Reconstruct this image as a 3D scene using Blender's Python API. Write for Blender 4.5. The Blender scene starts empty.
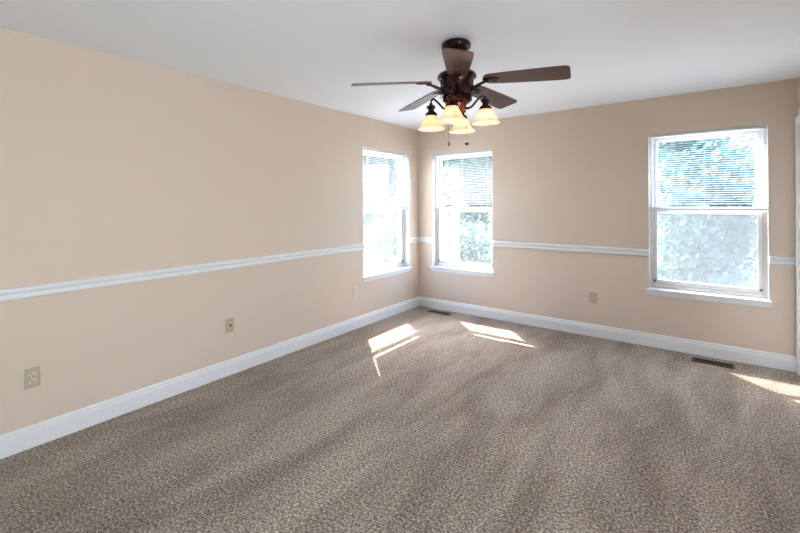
import bpy, bmesh, math, random
from mathutils import Vector, Matrix
random.seed(7)
PI = math.pi
C = bpy.context.scene.collection
SC = bpy.context.scene

# ------------------------------------------------------------------ camera
YAW, ROLL = 0.6432153, -0.0066373
r0 = Vector((math.cos(YAW), math.sin(YAW), 0)); f0 = Vector((-math.sin(YAW), math.cos(YAW), 0)); u0 = r0.cross(f0)
rr = r0*math.cos(ROLL) + u0*math.sin(ROLL); uu = -r0*math.sin(ROLL) + u0*math.cos(ROLL)
cd = bpy.data.cameras.new('camera'); cam = bpy.data.objects.new('camera', cd); C.objects.link(cam)
M4 = Matrix((rr, uu, -f0)).transposed().to_4x4(); M4.translation = Vector((3.1979, -4.6884, 1.4292))
cam.matrix_world = M4
cd.sensor_width = 36; cd.sensor_fit = 'HORIZONTAL'; cd.lens = 408.5*36/800; cd.shift_y = (202.85-266.5)/800
cd.clip_start = .02; cd.clip_end = 300
SC.camera = cam

# ------------------------------------------------------------------ sky, sun, exposure
SUN_DIR = Vector((.59, -.55, -1.0)).normalized()          # the way sunlight travels
w = bpy.data.worlds.new('sky'); SC.world = w; w.use_nodes = True
wn = w.node_tree.nodes; bg = wn['Background']
sky = wn.new('ShaderNodeTexSky'); sky.sky_type = 'NISHITA'; sky.sun_disc = False
sky.sun_elevation = math.radians(51); sky.sun_rotation = math.radians(-47); sky.air_density = 1.0; sky.dust_density = 2.0
w.node_tree.links.new(sky.outputs[0], bg.inputs[0]); bg.inputs[1].default_value = 3.3
sd = bpy.data.lights.new('sun', 'SUN'); sd.energy = 40; sd.angle = math.radians(.53); sd.color = (1, .95, .87)
sun = bpy.data.objects.new('sun', sd); C.objects.link(sun)
sun.rotation_euler = SUN_DIR.to_track_quat('-Z', 'Y').to_euler()
# added fill lamp in an unseen hall, shining through the right-hand wall opening
ad = bpy.data.lights.new('hall_fill', 'AREA'); ad.shape = 'RECTANGLE'; ad.size = 2.1; ad.size_y = 2.0; ad.energy = 70; ad.color = (.80, .92, 1)
al = bpy.data.objects.new('hall_fill', ad); C.objects.link(al); al.location = (5.2, -4.4, 1.15); al.rotation_euler = (0, math.radians(117), 0)
SC.view_settings.view_transform = 'Standard'; SC.view_settings.look = 'None'
SC.view_settings.exposure = 0.79; SC.view_settings.gamma = 1.0; SC.view_settings.use_curve_mapping = False
try:
    SC.cycles.max_bounces = 12; SC.cycles.diffuse_bounces = 7; SC.cycles.transparent_max_bounces = 24
    SC.cycles.use_denoising = True; SC.cycles.sample_clamp_indirect = 8
except Exception: pass

# ------------------------------------------------------------------ materials
def mat(name, col, rough=.6, metal=0, spec=.5, **k):
    m = bpy.data.materials.new(name); m.use_nodes = True
    b = m.node_tree.nodes['Principled BSDF']
    b.inputs['Base Color'].default_value = (*col, 1); b.inputs['Roughness'].default_value = rough
    b.inputs['Metallic'].default_value = metal; b.inputs['Specular IOR Level'].default_value = spec
    for kk, v in k.items(): b.inputs[kk.replace('_', ' ')].default_value = v
    return m
def N(m, t, **k):
    n = m.node_tree.nodes.new(t)
    for a, v in k.items():
        if a in n.inputs: n.inputs[a].default_value = v
        else: setattr(n, a, v)
    return n
def LK(m, a, b): m.node_tree.links.new(a, b)
def ramp(m, fac, stops):
    r = N(m, 'ShaderNodeValToRGB'); e = r.color_ramp.elements
    e[0].position, e[0].color = stops[0][0], (*stops[0][1], 1)
    e[1].position, e[1].color = stops[-1][0], (*stops[-1][1], 1)
    for p, c in stops[1:-1]:
        x = e.new(p); x.color = (*c, 1)
    LK(m, fac, r.inputs[0]); return r.outputs[0]
def bump(m, h, strength, dist):
    b = N(m, 'ShaderNodeBump'); b.inputs['Strength'].default_value = strength; b.inputs['Distance'].default_value = dist
    LK(m, h, b.inputs['Height']); LK(m, b.outputs[0], m.node_tree.nodes['Principled BSDF'].inputs['Normal'])
def objcoord(m): return N(m, 'ShaderNodeTexCoord').outputs['Object']

WALL = mat('wall_paint', (.65, .545, .455), .55, spec=.35)
n = N(WALL, 'ShaderNodeTexNoise', Scale=160.0, Detail=3.0); LK(WALL, objcoord(WALL), n.inputs['Vector']); bump(WALL, n.outputs[0], .12, .002)
CEIL = mat('ceiling_paint', (.86, .90, .95), .85, spec=.2)
n = N(CEIL, 'ShaderNodeTexNoise', Scale=90.0, Detail=4.0); LK(CEIL, objcoord(CEIL), n.inputs['Vector']); bump(CEIL, n.outputs[0], .2, .003)
TRIM = mat('white_trim_paint', (.74, .76, .78), .32)
VINYL = mat('white_vinyl', (.66, .665, .68), .3)
LINER = mat('painted_reveal', (.68, .655, .60), .45)
SLAT = mat('blind_slat', (.68, .69, .70), .4)
def add_translucent(m, fac, col):
    nt = m.node_tree; b = nt.nodes['Principled BSDF']; o = nt.nodes['Material Output']
    t = N(m, 'ShaderNodeBsdfTranslucent'); t.inputs[0].default_value = (*col, 1)
    mx = N(m, 'ShaderNodeMixShader'); mx.inputs[0].default_value = fac
    LK(m, b.outputs[0], mx.inputs[1]); LK(m, t.outputs[0], mx.inputs[2]); LK(m, mx.outputs[0], o.inputs[0])
add_translucent(SLAT, .22, (.75, .78, .8))

CARPET = mat('carpet_pile', (.3, .23, .18), 1.0, spec=.05)
def build_carpet(m):
    co = objcoord(m); b = m.node_tree.nodes['Principled BSDF']
    v = N(m, 'ShaderNodeTexVoronoi', Scale=115.0); LK(m, co, v.inputs['Vector'])
    n1 = N(m, 'ShaderNodeTexNoise', Scale=80.0, Detail=5.0, Roughness=.95); LK(m, co, n1.inputs['Vector'])
    c1 = ramp(m, n1.outputs[0], [(.38, (.035, .025, .017)), (.465, (.17, .129, .096)), (.52, (.325, .263, .211)), (.60, (.76, .665, .575))])
    # broad vacuum tracks and footprints in the pile
    mp = N(m, 'ShaderNodeMapping'); mp.inputs['Rotation'].default_value = (0, 0, math.radians(-8)); mp.inputs['Scale'].default_value = (2.2, .6, 1)
    LK(m, co, mp.inputs['Vector'])
    n2 = N(m, 'ShaderNodeTexNoise', Scale=1.7, Detail=4.0, Roughness=.6, Distortion=.6); LK(m, mp.outputs[0], n2.inputs['Vector'])
    c2 = ramp(m, n2.outputs[0], [(.36, (.76, .745, .73)), (.62, (1.15, 1.16, 1.17))])
    mx = N(m, 'ShaderNodeMix', data_type='RGBA', blend_type='MULTIPLY'); mx.inputs[0].default_value = 1
    LK(m, c1, mx.inputs[6]); LK(m, c2, mx.inputs[7]); LK(m, mx.outputs[2], b.inputs['Base Color'])
    b.inputs['Sheen Weight'].default_value = .22; b.inputs['Sheen Roughness'].default_value = .3; b.inputs['Sheen Tint'].default_value = (1, .95, .9, 1)
    ad_ = N(m, 'ShaderNodeMath', operation='ADD'); LK(m, n1.outputs[0], ad_.inputs[0]); LK(m, v.outputs[0], ad_.inputs[1])
    bump(m, ad_.outputs[0], .6, .006)
build_carpet(CARPET)

def wood(name, a, b_, rough):
    m = mat(name, a, rough); co = objcoord(m)
    mp = N(m, 'ShaderNodeMapping'); mp.inputs['Scale'].default_value = (1.5, 42, 20); LK(m, co, mp.inputs['Vector'])
    n = N(m, 'ShaderNodeTexNoise', Scale=1.6, Detail=5.0, Distortion=.8); LK(m, mp.outputs[0], n.inputs['Vector'])
    LK(m, ramp(m, n.outputs[0], [(.3, b_), (.7, a)]), m.node_tree.nodes['Principled BSDF'].inputs['Base Color']); return m
BLADE = wood('walnut_blade', (.115, .045, .032), (.032, .012, .009), .42)
BRONZE = mat('oiled_bronze', (.045, .018, .015), .22, metal=.55)
n = N(BRONZE, 'ShaderNodeTexNoise', Scale=22.0, Detail=3.0); LK(BRONZE, objcoord(BRONZE), n.inputs['Vector'])
LK(BRONZE, ramp(BRONZE, n.outputs[0], [(.42, (.012, .006, .006)), (.72, (.085, .022, .016))]), BRONZE.node_tree.nodes['Principled BSDF'].inputs['Base Color'])
COPPER = mat('copper_bronze', (.20, .055, .032), .25, metal=.8)
IVORY = mat('ivory_plastic', (.66, .60, .48), .4)
ALMOND = mat('almond_plastic', (.46, .385, .295), .42)
DARK = mat('dark_hole', (.03, .025, .02), .6)
SCREWM = mat('plate_screw', (.20, .17, .13), .35, metal=.6)
REG = mat('brown_register_metal', (.055, .033, .022), .5, metal=.3)
REGD = mat('duct_dark', (.012, .010, .009), .8)
BRASSM = mat('brass', (.65, .45, .18), .3, metal=1)

SHADE = bpy.data.materials.new('alabaster_glass'); SHADE.use_nodes = True
b = SHADE.node_tree.nodes['Principled BSDF']
b.inputs['Roughness'].default_value = .25
n = N(SHADE, 'ShaderNodeTexNoise', Scale=14.0, Detail=4.0, Distortion=1.2); LK(SHADE, objcoord(SHADE), n.inputs['Vector'])
shc = ramp(SHADE, n.outputs[0], [(.35, (.90, .64, .48)), (.65, (.95, .82, .70))]); LK(SHADE, shc, b.inputs['Base Color'])
t = N(SHADE, 'ShaderNodeBsdfTranslucent'); LK(SHADE, shc, t.inputs[0])
mx = N(SHADE, 'ShaderNodeMixShader'); mx.inputs[0].default_value = .55
LK(SHADE, b.outputs[0], mx.inputs[1]); LK(SHADE, t.outputs[0], mx.inputs[2]); LK(SHADE, mx.outputs[0], SHADE.node_tree.nodes['Material Output'].inputs[0])
BULB = mat('lit_bulb', (1, .9, .75), .4); bb = BULB.node_tree.nodes['Principled BSDF']
bb.inputs['Emission Color'].default_value = (1, .86, .68, 1); bb.inputs['Emission Strength'].default_value = 3

GLASS = bpy.data.materials.new('window_glass'); GLASS.use_nodes = True
nt = GLASS.node_tree; nt.nodes.remove(nt.nodes['Principled BSDF'])
tr = N(GLASS, 'ShaderNodeBsdfTransparent'); tr.inputs[0].default_value = (.97, .975, .975, 1)
gl = N(GLASS, 'ShaderNodeBsdfGlossy'); gl.inputs['Roughness'].default_value = .02
lw = N(GLASS, 'ShaderNodeLayerWeight', Blend=.5); pw = N(GLASS, 'ShaderNodeMath', operation='POWER'); pw.inputs[1].default_value = 3
fr = N(GLASS, 'ShaderNodeMath', operation='MULTIPLY_ADD'); fr.inputs[1].default_value = .8; fr.inputs[2].default_value = .035; mx = N(GLASS, 'ShaderNodeMixShader')
LK(GLASS, lw.outputs['Facing'], pw.inputs[0]); LK(GLASS, pw.outputs[0], fr.inputs[0]); LK(GLASS, fr.outputs[0], mx.inputs[0]); LK(GLASS, tr.outputs[0], mx.inputs[1]); LK(GLASS, gl.outputs[0], mx.inputs[2]); LK(GLASS, mx.outputs[0], nt.nodes['Material Output'].inputs[0])

def screen_mat(name, op):
    m = bpy.data.materials.new(name); m.use_nodes = True; nt = m.node_tree; nt.nodes.remove(nt.nodes['Principled BSDF'])
    tr = N(m, 'ShaderNodeBsdfTransparent'); d = N(m, 'ShaderNodeBsdfDiffuse'); tl = N(m, 'ShaderNodeBsdfTranslucent')
    d.inputs[0].default_value = (.112, .118, .122, 1); tl.inputs[0].default_value = (.086, .094, .098, 1)
    m1 = N(m, 'ShaderNodeMixShader'); m1.inputs[0].default_value = .5; LK(m, d.outputs[0], m1.inputs[1]); LK(m, tl.outputs[0], m1.inputs[2])
    n = N(m, 'ShaderNodeTexNoise', Scale=75.0, Detail=3.0, Roughness=.8); LK(m, objcoord(m), n.inputs['Vector'])
    mr = N(m, 'ShaderNodeMapRange'); LK(m, n.outputs[0], mr.inputs[0])
    mr.inputs[1].default_value = .35; mr.inputs[2].default_value = .65; mr.inputs[3].default_value = op-.12; mr.inputs[4].default_value = op+.12
    m2 = N(m, 'ShaderNodeMixShader'); LK(m, mr.outputs[0], m2.inputs[0]); LK(m, tr.outputs[0], m2.inputs[1]); LK(m, m1.outputs[0], m2.inputs[2])
    LK(m, m2.outputs[0], nt.nodes['Material Output'].inputs[0]); return m
SCREEN = screen_mat('insect_screen_mesh', .2)
SCREEN3 = screen_mat('hazy_insect_screen_mesh', .42)  # more opaque: the bright haze in this window is put into the mesh

def leafmat(name, a, b_):
    m = mat(name, a, .45, spec=.4)
    g = N(m, 'ShaderNodeNewGeometry'); c = ramp(m, g.outputs['Random Per Island'], [(0, a), (1, b_)])
    LK(m, c, m.node_tree.nodes['Principled BSDF'].inputs['Base Color'])
    t = N(m, 'ShaderNodeBsdfTranslucent'); LK(m, c, t.inputs[0]); mx = N(m, 'ShaderNodeMixShader'); mx.inputs[0].default_value = .5
    LK(m, m.node_tree.nodes['Principled BSDF'].outputs[0], mx.inputs[1]); LK(m, t.outputs[0], mx.inputs[2])
    LK(m, mx.outputs[0], m.node_tree.nodes['Material Output'].inputs[0]); return m
LEAF1 = leafmat('leaves_blue_green', (.035, .065, .06), (.085, .13, .115))
LEAF2 = leafmat('leaves_bright_green', (.045, .075, .06), (.115, .155, .12))
LEAF3 = leafmat('leaves_dark', (.05, .105, .093), (.12, .205, .18))
BARK = mat('bark', (.16, .12, .09), .9)
GRASS = mat('lawn', (.16, .27, .12), .9)
n = N(GRASS, 'ShaderNodeTexNoise', Scale=6.0, Detail=8.0); LK(GRASS, objcoord(GRASS), n.inputs['Vector'])
LK(GRASS, ramp(GRASS, n.outputs[0], [(.3, (.06, .09, .06)), (.7, (.15, .18, .13))]), GRASS.node_tree.nodes['Principled BSDF'].inputs['Base Color'])
BOUNCE = mat('pale_bounce_paving', (.40, .395, .39), .9)  # pale, so the added paving throws light indoors

# ------------------------------------------------------------------ mesh helpers
def box(bm, x0, x1, y0, y1, z0, z1, bev=0, M=None):
    vs = [bm.verts.new((x, y, z)) for z in (z0, z1) for y in (y0, y1) for x in (x0, x1)]
    fs = [bm.faces.new([vs[i] for i in f]) for f in ((0,2,3,1),(4,5,7,6),(0,1,5,4),(2,6,7,3),(0,4,6,2),(1,3,7,5))]
    if bev:
        es = list({e for f in fs for e in f.edges})
        r = bmesh.ops.bevel(bm, geom=es, offset=bev, segments=2, affect='EDGES', profile=.6)
        if M is not None:
            bmesh.ops.transform(bm, matrix=M, verts=list({v for f in r['faces'] for v in f.verts} | {v for v in vs if v.is_valid}))
    elif M is not None: bmesh.ops.transform(bm, matrix=M, verts=vs)
def lathe(bm, prof, seg=40, M=None, cap0=False, cap1=False, wob=None):
    rings = []; nv = []
    for (r, z) in prof:
        ring = []
        for k in range(seg):
            a = 2*PI*k/seg; q = r*(wob(a) if wob else 1)
            ring.append(bm.verts.new((q*math.cos(a), q*math.sin(a), z)))
        rings.append(ring); nv += ring
    for a, b_ in zip(rings, rings[1:]):
        for k in range(seg):
            j = (k+1) % seg; bm.faces.new((a[k], a[j], b_[j], b_[k]))
    if cap0: bm.faces.new(rings[0][::-1])
    if cap1: bm.faces.new(rings[-1])
    if M is not None: bmesh.ops.transform(bm, matrix=M, verts=nv)
def tube(bm, pts, rad, seg=12):
    pts = [Vector(p) for p in pts]; rads = rad if isinstance(rad, (list, tuple)) else [rad]*len(pts); rings = []
    up = Vector((0, 0, 1))
    for i, p in enumerate(pts):
        t = (pts[min(i+1, len(pts)-1)] - pts[max(i-1, 0)]).normalized()
        s = t.cross(up) if abs(t.dot(up)) < .97 else t.cross(Vector((0, 1, 0)))
        s.normalize(); v = s.cross(t)
        rings.append([bm.verts.new(p + (s*math.cos(2*PI*k/seg) + v*math.sin(2*PI*k/seg))*rads[i]) for k in range(seg)])
    for a, b_ in zip(rings, rings[1:]):
        for k in range(seg):
            j = (k+1) % seg; bm.faces.new((a[k], b_[k], b_[j], a[j]))
    bm.faces.new(rings[0]); bm.faces.new(rings[-1][::-1])
def catmull(P, n=8):
    P = [Vector(p) for p in P]; P = [P[0]*2-P[1]] + P + [P[-1]*2-P[-2]]; out = []
    for i in range(1, len(P)-2):
        for k in range(n):
            t = k/n; a, b_, c, d = P[i-1:i+3]
            out.append(.5*((2*b_)+(c-a)*t+(2*a-5*b_+4*c-d)*t*t+(3*b_-a-3*c+d)*t**3))
    out.append(P[-2]); return out
def obj(name, bm, m, parent=None, smooth=False, loc=(0, 0, 0), rot=(0, 0, 0)):
    bmesh.ops.recalc_face_normals(bm, faces=bm.faces[:])
    me = bpy.data.meshes.new(name); bm.to_mesh(me); bm.free(); me.materials.append(m)
    o = bpy.data.objects.new(name, me); C.objects.link(o); o.parent = parent; o.location = loc; o.rotation_euler = rot
    if smooth:
        for p in me.polygons: p.use_smooth = True
        try: me.set_sharp_from_angle(angle=math.radians(38))
        except Exception: pass
    return o
def NB(): return bmesh.new()
def tag(o, label=None, cat=None, group=None, kind=None):
    if label: o['label'] = label
    if cat: o['category'] = cat
    if group: o['group'] = group
    if kind: o['kind'] = kind
    return o
def empty(name, loc=(0, 0, 0), rz=0):
    o = bpy.data.objects.new(name, None); C.objects.link(o); o.location = loc; o.rotation_euler = (0, 0, rz); o.empty_display_size = .1
    return o
def sweep(bm, prof, p0, p1, out):
    """profile (d out from the wall, z) run along p0 -> p1 (xy)"""
    ends = []
    for p in (p0, p1):
        ends.append([bm.verts.new((p[0]+out[0]*d, p[1]+out[1]*d, z)) for d, z in prof])
    k = len(prof)
    for i in range(k):
        j = (i+1) % k; bm.faces.new((ends[0][i], ends[0][j], ends[1][j], ends[1][i]))
    bm.faces.new(ends[0]); bm.faces.new(ends[1][::-1])

# ------------------------------------------------------------------ room shell
H = 2.44; EX = 3.81; SY = -5.75; T = .17
Z0, Z1 = .553, 2.087
W1 = (-1.140, -.210); W2 = (.228, 1.104); W3 = (2.741, 3.627)
def wall_cells(bm, lo, hi, opens, mk):
    """opens: (a, b, z0, z1) sorted; mk(a, b, z0, z1) adds a box"""
    x = lo
    for (a, b_, z0, z1) in opens:
        mk(x, a, 0, H)
        if z0 > 0: mk(a, b_, 0, z0)
        if z1 < H: mk(a, b_, z1, H)
        x = b_
    mk(x, hi, 0, H)
bm = NB(); wall_cells(bm, SY-T, T, [(W1[0], W1[1], Z0, Z1)], lambda a, b_, z0, z1: box(bm, -T, 0, a, b_, z0, z1))
tag(obj('wall_left', bm, WALL), kind='structure')
bm = NB(); wall_cells(bm, 0, EX+T, [(W2[0], W2[1], Z0, Z1), (W3[0], W3[1], Z0, Z1)], lambda a, b_, z0, z1: box(bm, a, b_, 0, T, z0, z1))
tag(obj('wall_back', bm, WALL), kind='structure')
DO = (-.93, -.085, 0, 2.045)
bm = NB(); wall_cells(bm, SY-T, 0, [(-5.5, -3.3, 0, 2.36), DO], lambda a, b_, z0, z1: box(bm, EX, EX+T, a, b_, z0, z1))  # first gap is the opening added for the fill lamp
tag(obj('wall_right', bm, WALL), kind='structure')
bm = NB(); wall_cells(bm, 0, EX, [], lambda a, b_, z0, z1: box(bm, a, b_, SY-T, SY, z0, z1))
tag(obj('wall_front', bm, WALL), kind='structure')
bm = NB(); box(bm, -T, EX+T, SY-T, T, -.15, 0); tag(obj('floor', bm, CARPET), kind='structure')
bm = NB(); box(bm, -T, EX+T, SY-T, T, H, H+.15); tag(obj('ceiling', bm, CEIL), kind='structure')

BP = [(0, .002), (.016, .002), (.016, .094), (.0135, .098), (.0135, .104), (.011, .107), (.0105, .119), (.007, .126), (.004, .131), (0, .131)]
RP = [(0, .888), (.012, .888), (.017, .893), (.017, .905), (.013, .911), (.0125, .919), (.016, .922), (.022, .930), (.024, .941), (.022, .951), (.014, .956), (0, .956)]
bm = NB(); sweep(bm, BP, (0, SY), (0, 0), (1, 0)); tag(obj('baseboard_left', bm, TRIM), kind='structure')
bm = NB(); sweep(bm, BP, (.0165, 0), (EX-.02, 0), (0, -1)); tag(obj('baseboard_back', bm, TRIM), kind='structure')
bm = NB(); sweep(bm, BP, (EX, -1.005), (EX, -3.3), (-1, 0)); tag(obj('baseboard_right', bm, TRIM), kind='structure')
for i, (p0, p1, o_) in enumerate([((0, SY), (0, W1[0]), (1, 0)), ((0, W1[1]), (0, 0), (1, 0)), ((.0245, 0), (W2[0], 0), (0, -1)),
                                  ((W2[1], 0), (W3[0], 0), (0, -1)), ((W3[1], 0), (EX-.02, 0), (0, -1)), ((EX, -1.005), (EX, -3.3), (-1, 0))]):
    bm = NB(); sweep(bm, RP, p0, p1, o_); tag(obj('trim_%d' % (i+1), bm, TRIM), kind='structure')

# ------------------------------------------------------------------ windows (local x along the wall, y outwards)
def rectframe(bm, x0, x1, z0, z1, y0, y1, l, r, bt, tp, bev=.003):
    box(bm, x0, x0+l, y0, y1, z0, z1, bev); box(bm, x1-r, x1, y0, y1, z0, z1, bev)
    box(bm, x0+l, x1-r, y0, y1, z0, z0+bt, bev); box(bm, x0+l, x1-r, y0, y1, z1-tp, z1, bev)
ZM = 1.345
def window(name, loc, rz, W, screen):
    root = empty(name, loc, rz); tag(root, kind='structure')
    bm = NB(); t = .004
    box(bm, 0, t, .001, .075, Z0+.02, Z1); box(bm, W-t, W, .001, .075, Z0+.02, Z1); box(bm, t, W-t, .001, .075, Z1-t, Z1)
    obj('window_reveal', bm, LINER, root)
    bm = NB(); rectframe(bm, 0, W, Z0, Z1, .075, T+.01, .028, .028, .045, .03)
    box(bm, .028, .036, .118, .128, Z0+.045, Z1-.03); box(bm, W-.036, W-.028, .118, .128, Z0+.045, Z1-.03)   # parting stops
    fr = obj('window_frame', bm, VINYL, root)
    # upper sash (outer track), lower sash (inner track)
    bm = NB(); rectframe(bm, .03, W-.03, ZM-.02, Z1-.032, .13, .158, .036, .036, .04, .036)
    us = obj('upper_sash', bm, VINYL, root)
    bm = NB(); box(bm, .066, W-.066, .142, .146, ZM+.02, Z1-.068); obj('pane', bm, GLASS, us)
    bm = NB(); rectframe(bm, .03, W-.03, Z0+.047, ZM+.022, .088, .116, .036, .036, .05, .05)
    box(bm, .06, W-.06, .080, .088, Z0+.060, Z0+.068, .002)       # lift rail
    ls = obj('lower_sash', bm, VINYL, root)
    bm = NB(); box(bm, .066, W-.066, .100, .104, Z0+.097, ZM-.028); obj('pane', bm, GLASS, ls)
    bm = NB(); box(bm, W/2-.03, W/2+.03, .092, .112, ZM+.022, ZM+.03, .002); box(bm, W/2-.008, W/2+.03, .094, .106, ZM+.03, ZM+.042, .002)
    obj('sash_lock', bm, VINYL, ls)
    for sx in (.045, W-.045):
        bm = NB(); box(bm, sx-.011, sx+.011, .079, .088, Z0+.075, Z0+.1, .002); box(bm, sx-.004, sx+.004, .076, .08, Z0+.083, Z0+.09)
        obj('tilt_latch', bm, SCREWM, ls)
    # half screen outside the lower sash
    bm = NB(); rectframe(bm, .032, W-.032, Z0+.03, ZM-.025, .163, .172, .02, .02, .02, .02, .001)
    sf = obj('screen_frame', bm, VINYL, root)
    bm = NB(); box(bm, .052, W-.052, .1665, .1675, Z0+.05, ZM-.045); obj('screen_mesh', bm, screen, sf)
    # stool and apron
    bm = NB(); box(bm, .002, W-.002, -.002, .08, Z0+.0005, Z0+.018, 0)
    box(bm, -.028, W+.012, -.028, -.0005, Z0-.002, Z0+.018, .004)
    obj('window_sill', bm, TRIM, root)
    bm = NB(); box(bm, -.022, W+.006, -.012, -.0005, Z0-.043, Z0-.002, .003); obj('window_apron', bm, TRIM, root)
    return root
window('window_1', (0, W1[0], 0), PI/2, W1[1]-W1[0], SCREEN)
window('window_2', (W2[0], 0, 0), 0, W2[1]-W2[0], SCREEN)
window('window_3', (W3[0], 0, 0), 0, W3[1]-W3[0], SCREEN3)

# wide cased opening added out of frame to let the fill light in
root = empty('fill_opening', (EX, -5.5, 0), PI/2); tag(root, kind='structure')
bm = NB(); rectframe(bm, .001, 2.199, .001, 2.359, -.13, -.03, .05, .05, .02, .05); obj('window_frame', bm, VINYL, root)

bm = NB(); hx = EX+T  # unseen hall, added to shut out the sky and hold the fill lamp
box(bm, hx, hx+1.9, -5.95, -5.8, 0, H); box(bm, hx, hx+1.9, -3.0, -2.85, 0, H); box(bm, hx+1.75, hx+1.9, -5.8, -3.0, 0, H)
tag(obj('wall_fill_hall', bm, WALL), kind='structure')
bm = NB(); box(bm, hx, hx+1.9, -5.95, -2.85, -.15, 0); tag(obj('floor_fill_hall', bm, CARPET), kind='structure')
bm = NB(); box(bm, hx, hx+1.9, -5.95, -2.85, H, H+.15); tag(obj('ceiling_fill_hall', bm, CEIL), kind='structure')

# door in the right-hand wall, only its casing edge shows
root = empty('door_1', (EX, 0, 0)); tag(root, kind='structure')
bm = NB()
box(bm, -.020, 0, DO[1]+.002, -.012, .0015, 2.11, .003); box(bm, -.020, 0, DO[0]-.072, DO[0]-.002, .0015, 2.11, .003)
box(bm, -.020, 0, DO[0]-.002, DO[1]+.002, 2.047, 2.11, .003)
obj('door_casing', bm, TRIM, root)
bm = NB(); box(bm, .03, .066, DO[0]+.006, DO[1]-.006, .008, 2.038, .002)
for (z0, z1) in ((.2, .85), (1.0, 1.55), (1.65, 1.92)):
    for (y0, y1) in ((DO[0]+.12, -.545), (-.47, DO[1]-.12)): box(bm, .024, .0305, y0, y1, z0, z1, .004)
dl = obj('door_leaf', bm, TRIM, root)
bm = NB(); lathe(bm, [(.026, 0), (.026, .006), (.012, .01), (.012, .035), (.026, .045), (.029, .058), (.02, .07), (.004, .073)], 24, Matrix.Translation((.03, DO[0]+.07, .95)) @ Matrix.Rotation(-PI/2, 4, 'Y'), True, True)
obj('door_handle', bm, BRASSM, dl, True)

# ------------------------------------------------------------------ mini blinds, raised to half height
def blind(loc, rz, W, label, gl_, gr_):
    root = empty('mini_blind', loc, rz); tag(root, label, 'window blind', 'white mini blinds in the windows')
    x0, x1 = gl_, W-gr_; yc = .040
    bm = NB(); box(bm, x0-.002, x1+.002, yc-.014, yc+.014, Z1-.030, Z1-.005, .002); obj('headrail', bm, VINYL, root)
    bm = NB(); z = Z1-.05; k = 0
    while z > ZM+.045:
        tilt = .10
        ys = [(-.0125, -.0012), (-.0065, .0006), (0, .0013), (.0065, .0006), (.0125, -.0012)]
        rows = []
        for (dy, dz) in ys:
            zz = z+dz+dy*tilt
            rows.append((bm.verts.new((x0, yc+dy, zz)), bm.verts.new((x1, yc+dy, zz))))
        for a, b_ in zip(rows, rows[1:]): bm.faces.new((a[0], a[1], b_[1], b_[0]))
        z -= .0205
    # slats gathered on the bottom rail
    for i in range(13):
        zz = ZM+.014+i*.0016
        vs = [bm.verts.new(p) for p in ((x0, yc-.0125, zz), (x1, yc-.0125, zz), (x1, yc+.0125, zz), (x0, yc+.0125, zz))]; bm.faces.new(vs)
    o = obj('slats', bm, SLAT, root)
    sm = o.modifiers.new('thickness', 'SOLIDIFY'); sm.thickness = .0006
    bm = NB(); box(bm, x0, x1, yc-.012, yc+.012, ZM-.003, ZM+.011, .003); obj('bottom_rail', bm, VINYL, root)
    for f in (.09, .5, .91):
        bm = NB(); xx = x0+(x1-x0)*f
        for dy in (-.0135, .0135): tube(bm, [(xx, yc+dy, Z1-.03), (xx, yc+dy, ZM+.005)], .0011, 5)
        obj('ladder_cord', bm, VINYL, root)
    for f in (.09, .5, .91):
        bm = NB(); xx = x0+(x1-x0)*f; box(bm, xx-.012, xx+.012, yc-.0145, yc-.0121, ZM-.006, ZM+.012, .001); obj('end_clip', bm, VINYL, root)
    bm = NB(); tube(bm, [(x0+.05, yc-.02, Z1-.03), (x0+.052, yc-.021, ZM-.12)], .003, 6); obj('tilt_wand', bm, VINYL, root)
    return root
blind((0, W1[0], 0), PI/2, W1[1]-W1[0], 'white mini blind raised halfway in the left-hand wall window by the corner', .054, .006)
blind((W2[0], 0, 0), 0, W2[1]-W2[0], 'white mini blind raised halfway in the window just right of the corner', .006, .006)
blind((W3[0], 0, 0), 0, W3[1]-W3[0], 'white mini blind raised halfway in the large right-hand window', .006, .006)

# ------------------------------------------------------------------ ceiling fan
FX, FY = 1.943, -2.413
fan = empty('ceiling_fan', (FX, FY, H-.0012), 0); fan.rotation_euler = Matrix.Rotation(math.radians(-.7), 3, f0).to_euler()
tag(fan, 'dark bronze ceiling fan with five walnut blades and four lit glass shades', 'ceiling fan')
bm = NB(); lathe(bm, [(.074, 0), (.083, -.006), (.0905, -.016), (.0925, -.028), (.087, -.042), (.068, -.056), (.040, -.064), (.018, -.066)], 48, None, True, True)
obj('canopy', bm, BRONZE, fan, True)
bm = NB(); lathe(bm, [(.0135, -.055), (.0135, -.168)], 20, None, True, True); obj('downrod', bm, BRONZE, fan, True)
bm = NB()
lathe(bm, [(.02, -.158), (.028, -.163), (.030, -.173), (.060, -.180), (.098, -.194), (.118, -.206), (.123, -.216), (.123, -.226), (.116, -.232), (.106, -.237),
           (.101, -.250), (.0975, -.268), (.0965, -.287), (.0985, -.305), (.103, -.320), (.109, -.328), (.110, -.336), (.104, -.341), (.085, -.344), (.06, -.345)], 64, None, True, True)
mh = obj('motor_housing', bm, BRONZE, fan, True)
bm = NB()
for k in range(14):                                                      # broad raised panels on the waist
    a = 2*PI*(k+.5)/14; ca, sa = math.cos(a), math.sin(a)
    pts = [((r-.009)*ca, (r-.009)*sa, z) for r, z in ((.106, -.238), (.102, -.250), (.0985, -.268), (.0975, -.287), (.0995, -.305), (.1035, -.319))]
    tube(bm, pts, [.012, .0135, .0135, .0135, .0135, .012], 14)
obj('fluting', bm, BRONZE, mh, True)
bm = NB()
lathe(bm, [(.06, -.343), (.088, -.346), (.092, -.352), (.088, -.359), (.080, -.364), (.083, -.374), (.076, -.384), (.062, -.392)], 48, None, True, True)
sw = obj('switch_housing', bm, BRONZE, fan, True)
bm = NB()
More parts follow.
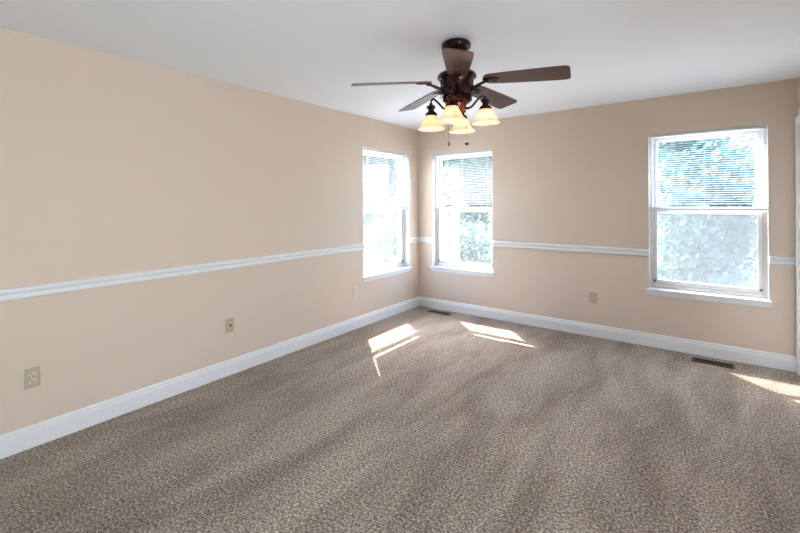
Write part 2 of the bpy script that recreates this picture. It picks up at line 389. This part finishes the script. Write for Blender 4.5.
for k in range(16):                                                      # cast beading round the housing
    a = 2*PI*k/16; M = Matrix.Translation((.083*math.cos(a), .083*math.sin(a), -.366)); bmesh.ops.create_icosphere(bm, subdivisions=2, radius=.0095, matrix=M)
obj('beading', bm, BRONZE, sw, True)
bm = NB()
lathe(bm, [(.058, -.383), (.060, -.392), (.056, -.402), (.050, -.420), (.042, -.436), (.030, -.448), (.020, -.452), (.018, -.460), (.010, -.470), (.004, -.476)], 40, None, True, True)
obj('light_fitter', bm, COPPER, fan, True)

PH = math.radians(11.24)
def blade_outline():
    pts = []; r0_, r1_ = .165, .662
    def hw(r):
        t = (r-r0_)/(r1_-r0_); return .058+.019*min(1, t*1.25)
    # rounded root
    for k in range(9):
        a = PI/2 + PI*k/8; pts.append((r0_+.045+.045*math.cos(a), hw(r0_)*math.sin(a)*1.0))
    rc = .028
    for k in range(1, 7): pts.append((r0_+.045+(r1_-rc-r0_-.045)*k/7, -hw(r0_+.045+(r1_-rc-r0_-.045)*k/7)))
    h = hw(r1_)
    for k in range(7):
        a = -PI/2 + PI/2*k/6; pts.append((r1_-rc+rc*math.cos(a), -h+rc+rc*math.sin(a)))
    for k in range(7):
        a = PI/2*k/6; pts.append((r1_-rc+rc*math.cos(a), h-rc+rc*math.sin(a)))
    for k in range(6, 0, -1): pts.append((r0_+.045+(r1_-rc-r0_-.045)*k/7, hw(r0_+.045+(r1_-rc-r0_-.045)*k/7)))
    return pts
def make_blade():
    bm = NB(); out = blade_outline(); lo = [bm.verts.new((x, y, -.003)) for x, y in out]; hi = [bm.verts.new((x, y, .003)) for x, y in out]
    bm.faces.new(lo[::-1]); bm.faces.new(hi)
    for k in range(len(out)): j = (k+1) % len(out); bm.faces.new((lo[k], lo[j], hi[j], hi[k]))
    M = Matrix.Translation((.18, 0, 0)) @ Matrix.Rotation(math.radians(3.9), 4, 'Y') @ Matrix.Rotation(math.radians(-12), 4, 'X') @ Matrix.Translation((-.18, 0, 0))
    bl = obj('blade', bm, BLADE, fan, False, (0, 0, -.259), (0, 0, 0))
    bl.matrix_basis = Matrix.Translation((0, 0, -.259)) @ M
    # iron: curved arm from the housing and an oval medallion under the blade root
    bm = NB()
    def iron(seg):
        tube(bm, catmull([(.090, 0, -.300), (.116, 0, -.298), (.142, 0, -.287), (.168, 0, -.277), (.20, 0, -.273)], 5), [.013]*5+[.011]*6+[.009]*5+[.008]*5, 10)
    iron(0)
    M2 = Matrix.Translation((0, 0, -.259)) @ M
    rings = []
    for (s, dz) in ((1, -.0032), (1.0, -.006), (.82, -.0115), (.72, -.0115), (.55, -.0075), (.35, -.0100), (.01, -.012)):
        rings.append([bm.verts.new(M2 @ Vector((.215+.052*s*math.cos(2*PI*k/28), .026*s*math.sin(2*PI*k/28), dz))) for k in range(28)])
    for a, b_ in zip(rings, rings[1:]):
        for k in range(28): j = (k+1) % 28; bm.faces.new((a[k], a[j], b_[j], b_[k]))
    bm.faces.new(rings[0]); bm.faces.new(rings[-1])
    ir = obj('blade_iron', bm, BRONZE, fan, True)
    sc = []
    for (sx, sy) in ((.198, 0), (.232, .0)):
        bm = NB(); bmesh.ops.create_uvsphere(bm, u_segments=12, v_segments=8, radius=.0042, matrix=M2 @ Matrix.Translation((sx, sy, -.0095)))
        sc.append(obj('screw', bm, BRONZE, ir, True))
    return bl, ir
bl0, ir0 = make_blade(); base_m = bl0.matrix_basis.copy()
for k in range(5):
    R = Matrix.Rotation(PH+k*2*PI/5, 4, 'Z')
    if k == 0: b1, i1 = bl0, ir0
    else:
        b1 = bl0.copy(); C.objects.link(b1); b1.parent = fan
        i1 = ir0.copy(); C.objects.link(i1); i1.parent = fan
        for ch in [c for c in bpy.data.objects if c.parent == ir0]:
            s_ = ch.copy(); C.objects.link(s_); s_.parent = i1
    b1.matrix_basis = R @ base_m; i1.matrix_basis = R

# four lights: image-right direction is YAW
def light_unit(ang, rho, dz=0):
    ca, sa = math.cos(ang), math.sin(ang)
    P = lambda r, z: (r*ca, r*sa, z)
    bm = NB()
    tube(bm, catmull([P(.040, -.415), P(.066, -.420), P(.092, -.408), P(.118, -.378), P(.145, -.352), P(rho-.012, -.350), P(rho, -.366), P(rho, -.385)], 6), .0068, 10)
    lathe(bm, [(.0, .0), (.010, .002), (.014, .009), (.010, .016), (.0, .018)], 16, Matrix.Translation(P(.062, -.429)))
    arm = obj('light_arm', bm, BRONZE, fan, True)
    zt = -.372+dz
    bm = NB(); T_ = Matrix.Translation(P(rho, zt))
    lathe(bm, [(.006, .012), (.011, .006), (.013, -.002), (.024, -.006), (.030, -.014), (.026, -.022), (.018, -.030), (.020, -.042), (.031, -.050), (.037, -.058), (.039, -.070), (.036, -.071)], 32, T_, True, True)
    obj('shade_holder', bm, BRONZE, fan, True)
    bm = NB()
    prof = [(.033, -.068), (.037, -.074), (.042, -.083), (.047, -.094), (.053, -.107), (.060, -.120), (.068, -.132), (.076, -.141), (.0845, -.148), (.0885, -.154)]
    inn = [(r-.003, z) for r, z in prof[::-1]]
    lathe(bm, prof+[(.087, -.1555)]+inn, 48, T_)
    sh = obj('lamp_shade', bm, SHADE, fan, True)
    bm = NB(); lathe(bm, [(.004, -.070), (.012, -.074), (.014, -.082), (.021, -.094), (.025, -.106), (.022, -.118), (.012, -.126), (.002, -.128)], 24, T_, True, True)
    obj('bulb', bm, BULB, fan, True)
    ld = bpy.data.lights.new('bulb_light', 'POINT'); ld.energy = .6; ld.color = (1, .84, .66); ld.shadow_soft_size = .03
    lo = bpy.data.objects.new('bulb_light', ld); C.objects.link(lo); lo.parent = fan; lo.location = P(rho, zt-.140)
for a, rho, dz in ((-10, .173, .008), (171, .166, -.014), (-109, .178, -.002), (73, .182, -.008)):
    light_unit(YAW+math.radians(a), rho, dz)
for (dx, fob) in ((-.058, 0), (.054, 1)):
    px, py = dx*math.cos(YAW), dx*math.sin(YAW)
    bm = NB(); tube(bm, [(px, py, -.37), (px, py, -.632)], .0011, 6)
    ch = obj('pull_chain', bm, BRONZE, fan, True)
    bm = NB()
    if fob: lathe(bm, [(.002, -.628), (.011, -.634), (.015, -.640), (.011, -.646), (.002, -.651)], 20, Matrix.Translation((px, py, 0)), True, True)
    else: lathe(bm, [(.002, -.626), (.005, -.632), (.0065, -.642), (.004, -.652), (.001, -.654)], 16, Matrix.Translation((px, py, 0)), True, True)
    obj('chain_fob', bm, BRONZE, ch, True)

# ------------------------------------------------------------------ wall plates
def plate(name, loc, rz, label, cat, kind, m, group=None):
    """local x along wall, -y into the room"""
    root = empty(name, loc, rz); tag(root, label, cat, group)
    w_, h_ = .0355, .0585
    bm = NB(); box(bm, -w_, w_, -.0065, -.0004, -h_, h_, .003); obj('cover_plate', bm, m, root)
    def screw(z):
        bm = NB(); lathe(bm, [(.0042, 0), (.0042, .0012), (.002, .002)], 12, Matrix.Translation((0, -.0064, z)) @ Matrix.Rotation(PI/2, 4, 'X'), True, True); obj('screw', bm, SCREWM, root)
    if kind == 'duplex':
        for s in (-1, 1):
            bm = NB(); lathe(bm, [(.0168, 0), (.0168, .0025), (.0155, .0032), (.0, .0034)], 28, Matrix.Translation((0, -.0062, s*.0195)) @ Matrix.Rotation(PI/2, 4, 'X'), True, False)
            rc = obj('receptacle', bm, IVORY, root, True)
            for q in (-.0065, .0065):
                bm = NB(); box(bm, q-.0022, q+.0022, -.0101, -.0092, s*.0195-.001, s*.0195+.008); obj('slot', bm, DARK, rc)
            bm = NB(); lathe(bm, [(.0038, 0), (.0038, .001)], 12, Matrix.Translation((0, -.0091, s*.0195-.008)) @ Matrix.Rotation(PI/2, 4, 'X'), True, True)
            obj('ground_hole', bm, DARK, rc)
        screw(0)
    elif kind == 'coax':
        bm = NB(); M = Matrix.Translation((0, -.006, 0)) @ Matrix.Rotation(PI/2, 4, 'X')
        lathe(bm, [(.0085, 0), (.0085, .003), (.0055, .0035), (.0055, .010), (.003, .0105)], 16, M, True, True); obj('cable_jack', bm, DARK, root, True)
        screw(.042); screw(-.042)
    else:
        bm = NB(); box(bm, -.0165, .0165, -.0085, -.006, -.0335, .0335, .002); rc = obj('receptacle', bm, m, root)
        for s in (-1, 1):
            for q in (-.0065, .0065):
                bm = NB(); box(bm, q-.0013, q+.0013, -.0091, -.0083, s*.0175-.001, s*.0175+.0065); obj('slot', bm, DARK, rc)
        screw(.048); screw(-.048)
plate('wall_outlet', (0, -4.062, .410), PI/2, 'almond duplex wall outlet on the left wall, nearest the camera', 'outlet', 'duplex', ALMOND)
plate('cable_outlet', (0, -2.808, .413), PI/2, 'almond cable jack plate with dark round socket halfway along the left wall', 'outlet', 'coax', ALMOND)
plate('wall_outlet', (0, -1.285, .412), PI/2, 'pale beige wall outlet on the left wall just below the corner window', 'outlet', 'decora', IVORY)
plate('wall_outlet', (2.228, 0, .412), 0, 'beige wall outlet on the back wall between the corner window and the right-hand window', 'outlet', 'decora', ALMOND)

# ------------------------------------------------------------------ floor registers
def register(loc, L, Wd, label):
    root = empty('floor_vent', loc, 0); tag(root, label, 'floor vent', 'brown floor vents along the back wall')
    bm = NB(); rim = .016; h = .006
    box(bm, 0, L, 0, rim, .0005, h, .0015); box(bm, 0, L, Wd-rim, Wd, .0005, h, .0015)
    box(bm, 0, rim, rim, Wd-rim, .0005, h, .0015); box(bm, L-rim, L, rim, Wd-rim, .0005, h, .0015)
    obj('vent_frame', bm, REG, root)
    bm = NB(); box(bm, rim, L-rim, rim, Wd-rim, .0004, .0012); obj('duct_opening', bm, REGD, root)
    bm = NB(); n_ = int((L-2*rim)/.0125)
    for k in range(1, n_):
        x = rim+(L-2*rim)*k/n_; box(bm, x-.001, x+.001, rim, Wd-rim, .0012, .0045)
    box(bm, rim, L-rim, Wd/2-.002, Wd/2+.002, .0012, .005)
    obj('louvres', bm, REG, root)
register((.262, -.195, 0), .315, .095, 'brown metal floor vent in the carpet at the room corner')
register((3.085, -.225, 0), .300, .115, 'brown metal floor vent in the carpet below the right-hand window')

# ------------------------------------------------------------------ outdoors
GZ = -.55
bm = NB(); box(bm, -45, 45, T+.05, 60, GZ-.2, GZ); box(bm, -45, -T-.05, -30, T+.05, GZ-.2, GZ)
tag(obj('ground', bm, GRASS), 'green lawn outside the windows', 'lawn', kind='structure')
bm = NB(); box(bm, -4.5, 8, T+.06, 3.0, GZ-.1, GZ+.03); box(bm, -3.6, -T-.06, -7, T+.06, GZ-.1, GZ+.03)  # unseen pale paving added to bounce sunlight up to the ceiling
tag(obj('bounce_paving', bm, BOUNCE), kind='structure')
def tree(name, x, y, h, rad, n_, m, label, cat='tree', trunk=True, leaf=.11, low=.25):
    root = empty(name, (x, y, GZ)); tag(root, label, cat, 'trees outside' if cat == 'tree' else 'shrubs outside')
    rnd = random.Random(int(x*100+y*17))
    bm = NB(); lobes = []
    for k in range(14):
        a = rnd.uniform(0, 2*PI); q = rnd.uniform(0, .75)*rad; zz = rnd.uniform(low*h, h*.86)
        sh_ = 1-.35*abs(zz/h-.55)
        lobes.append((Vector((q*math.cos(a)*sh_, q*math.sin(a)*sh_, zz)), rad*rnd.uniform(.32, .55)))
    for k in range(n_):
        c, lr = lobes[k % len(lobes)]
        d = Vector((rnd.gauss(0, 1), rnd.gauss(0, 1), rnd.gauss(0, 1))).normalized()*lr*rnd.uniform(.45, 1.05); p = c+d
        if p.z < .05: p.z = .05+abs(rnd.gauss(0, .2))
        nrm = Vector((rnd.gauss(0, 1), rnd.gauss(0, 1), rnd.gauss(.6, 1))).normalized()
        t_ = nrm.orthogonal().normalized(); b_ = nrm.cross(t_); s = leaf*rnd.uniform(.6, 1.4)
        q4 = [p+t_*s, p+b_*s*.5, p-t_*s, p-b_*s*.5]
        bm.faces.new([bm.verts.new(v) for v in q4])
    obj('foliage', bm, m, root)
    if trunk:
        bm = NB(); tube(bm, [(0, 0, -.05), (.05, .02, h*.3), (-.03, .04, h*.6), (.02, 0, h*.85)], [.16, .12, .08, .03], 10)
        for k in range(6):
            c, lr = lobes[k]; tube(bm, [(0, .02, h*(.2+.08*k)), tuple(c*.55+Vector((0, 0, c.z*.2))), tuple(c)], [.06, .04, .015], 6)
        obj('trunk', bm, BARK, root)
    else:
        bm = NB()
        for k in range(6):
            c, lr = lobes[k]; tube(bm, [(0, 0, 0), tuple(c*.5), tuple(c)], [.03, .02, .008], 6)
        obj('stems', bm, BARK, root)
# seen through the window in the left-hand wall
tree('tree', -8.4, 8.6, 5.4, 2.3, 9000, LEAF1, 'dense blue-green tree seen through the window in the left-hand wall')
tree('tree', -14.0, 16.0, 8.5, 3.0, 4500, LEAF3, 'tall dark tree farthest away behind the blue-green one', leaf=.16)
tree('shrub', -3.7, 3.9, 1.55, .85, 3200, LEAF2, 'low leafy shrub seen low in the window in the left-hand wall', 'shrub', False, .045, .2)
# seen through the window just right of the corner
tree('tree', -3.6, 8.8, 6.2, 2.3, 9000, LEAF2, 'leafy green tree seen through the window just right of the corner')
tree('tree', -7.0, 17.0, 9.0, 3.0, 4500, LEAF1, 'taller tree standing behind the leafy green one', leaf=.16)
tree('shrub', -1.4, 4.2, 1.45, .85, 3200, LEAF2, 'bright leafy shrub low in the window just right of the corner', 'shrub', False, .045, .2)
# seen through the right-hand window
tree('tree', 3.2, 9.0, 5.2, 2.5, 9500, LEAF3, 'dense green bushy tree filling the right-hand window', 'tree', False, .11, .08)
tree('tree', 2.0, 18.0, 9.5, 3.2, 4500, LEAF1, 'tall tree rising behind the bushy one in the right-hand window', leaf=.16)
# white railing round the patio
root = empty('patio_railing', (0, 0, GZ+.03)); tag(root, 'white patio railing with square posts outside the two corner windows', 'railing')
for (a, b_) in (((-3.0, 1.30), (-.55, 1.30)), ((-.55, 1.30), (-.80, 2.5))):
    L = math.hypot(b_[0]-a[0], b_[1]-a[1]); M = Matrix.Translation((a[0], a[1], 0)) @ Matrix.Rotation(math.atan2(b_[1]-a[1], b_[0]-a[0]), 4, 'Z')
    bm = NB(); box(bm, .05, L-.05, -.04, .04, .90, .95, 0, M); obj('handrail', bm, VINYL, root)
    bm = NB(); box(bm, .05, L-.05, -.02, .02, .10, .15, 0, M); obj('bottom_rail', bm, VINYL, root)
for (x, y, h) in ((-3.0, 1.30, 1.02), (-.55, 1.30, 1.02), (-.80, 2.5, 2.6)):
    bm = NB(); box(bm, x-.05, x+.05, y-.05, y+.05, 0, h, .006); obj('post', bm, VINYL, root)
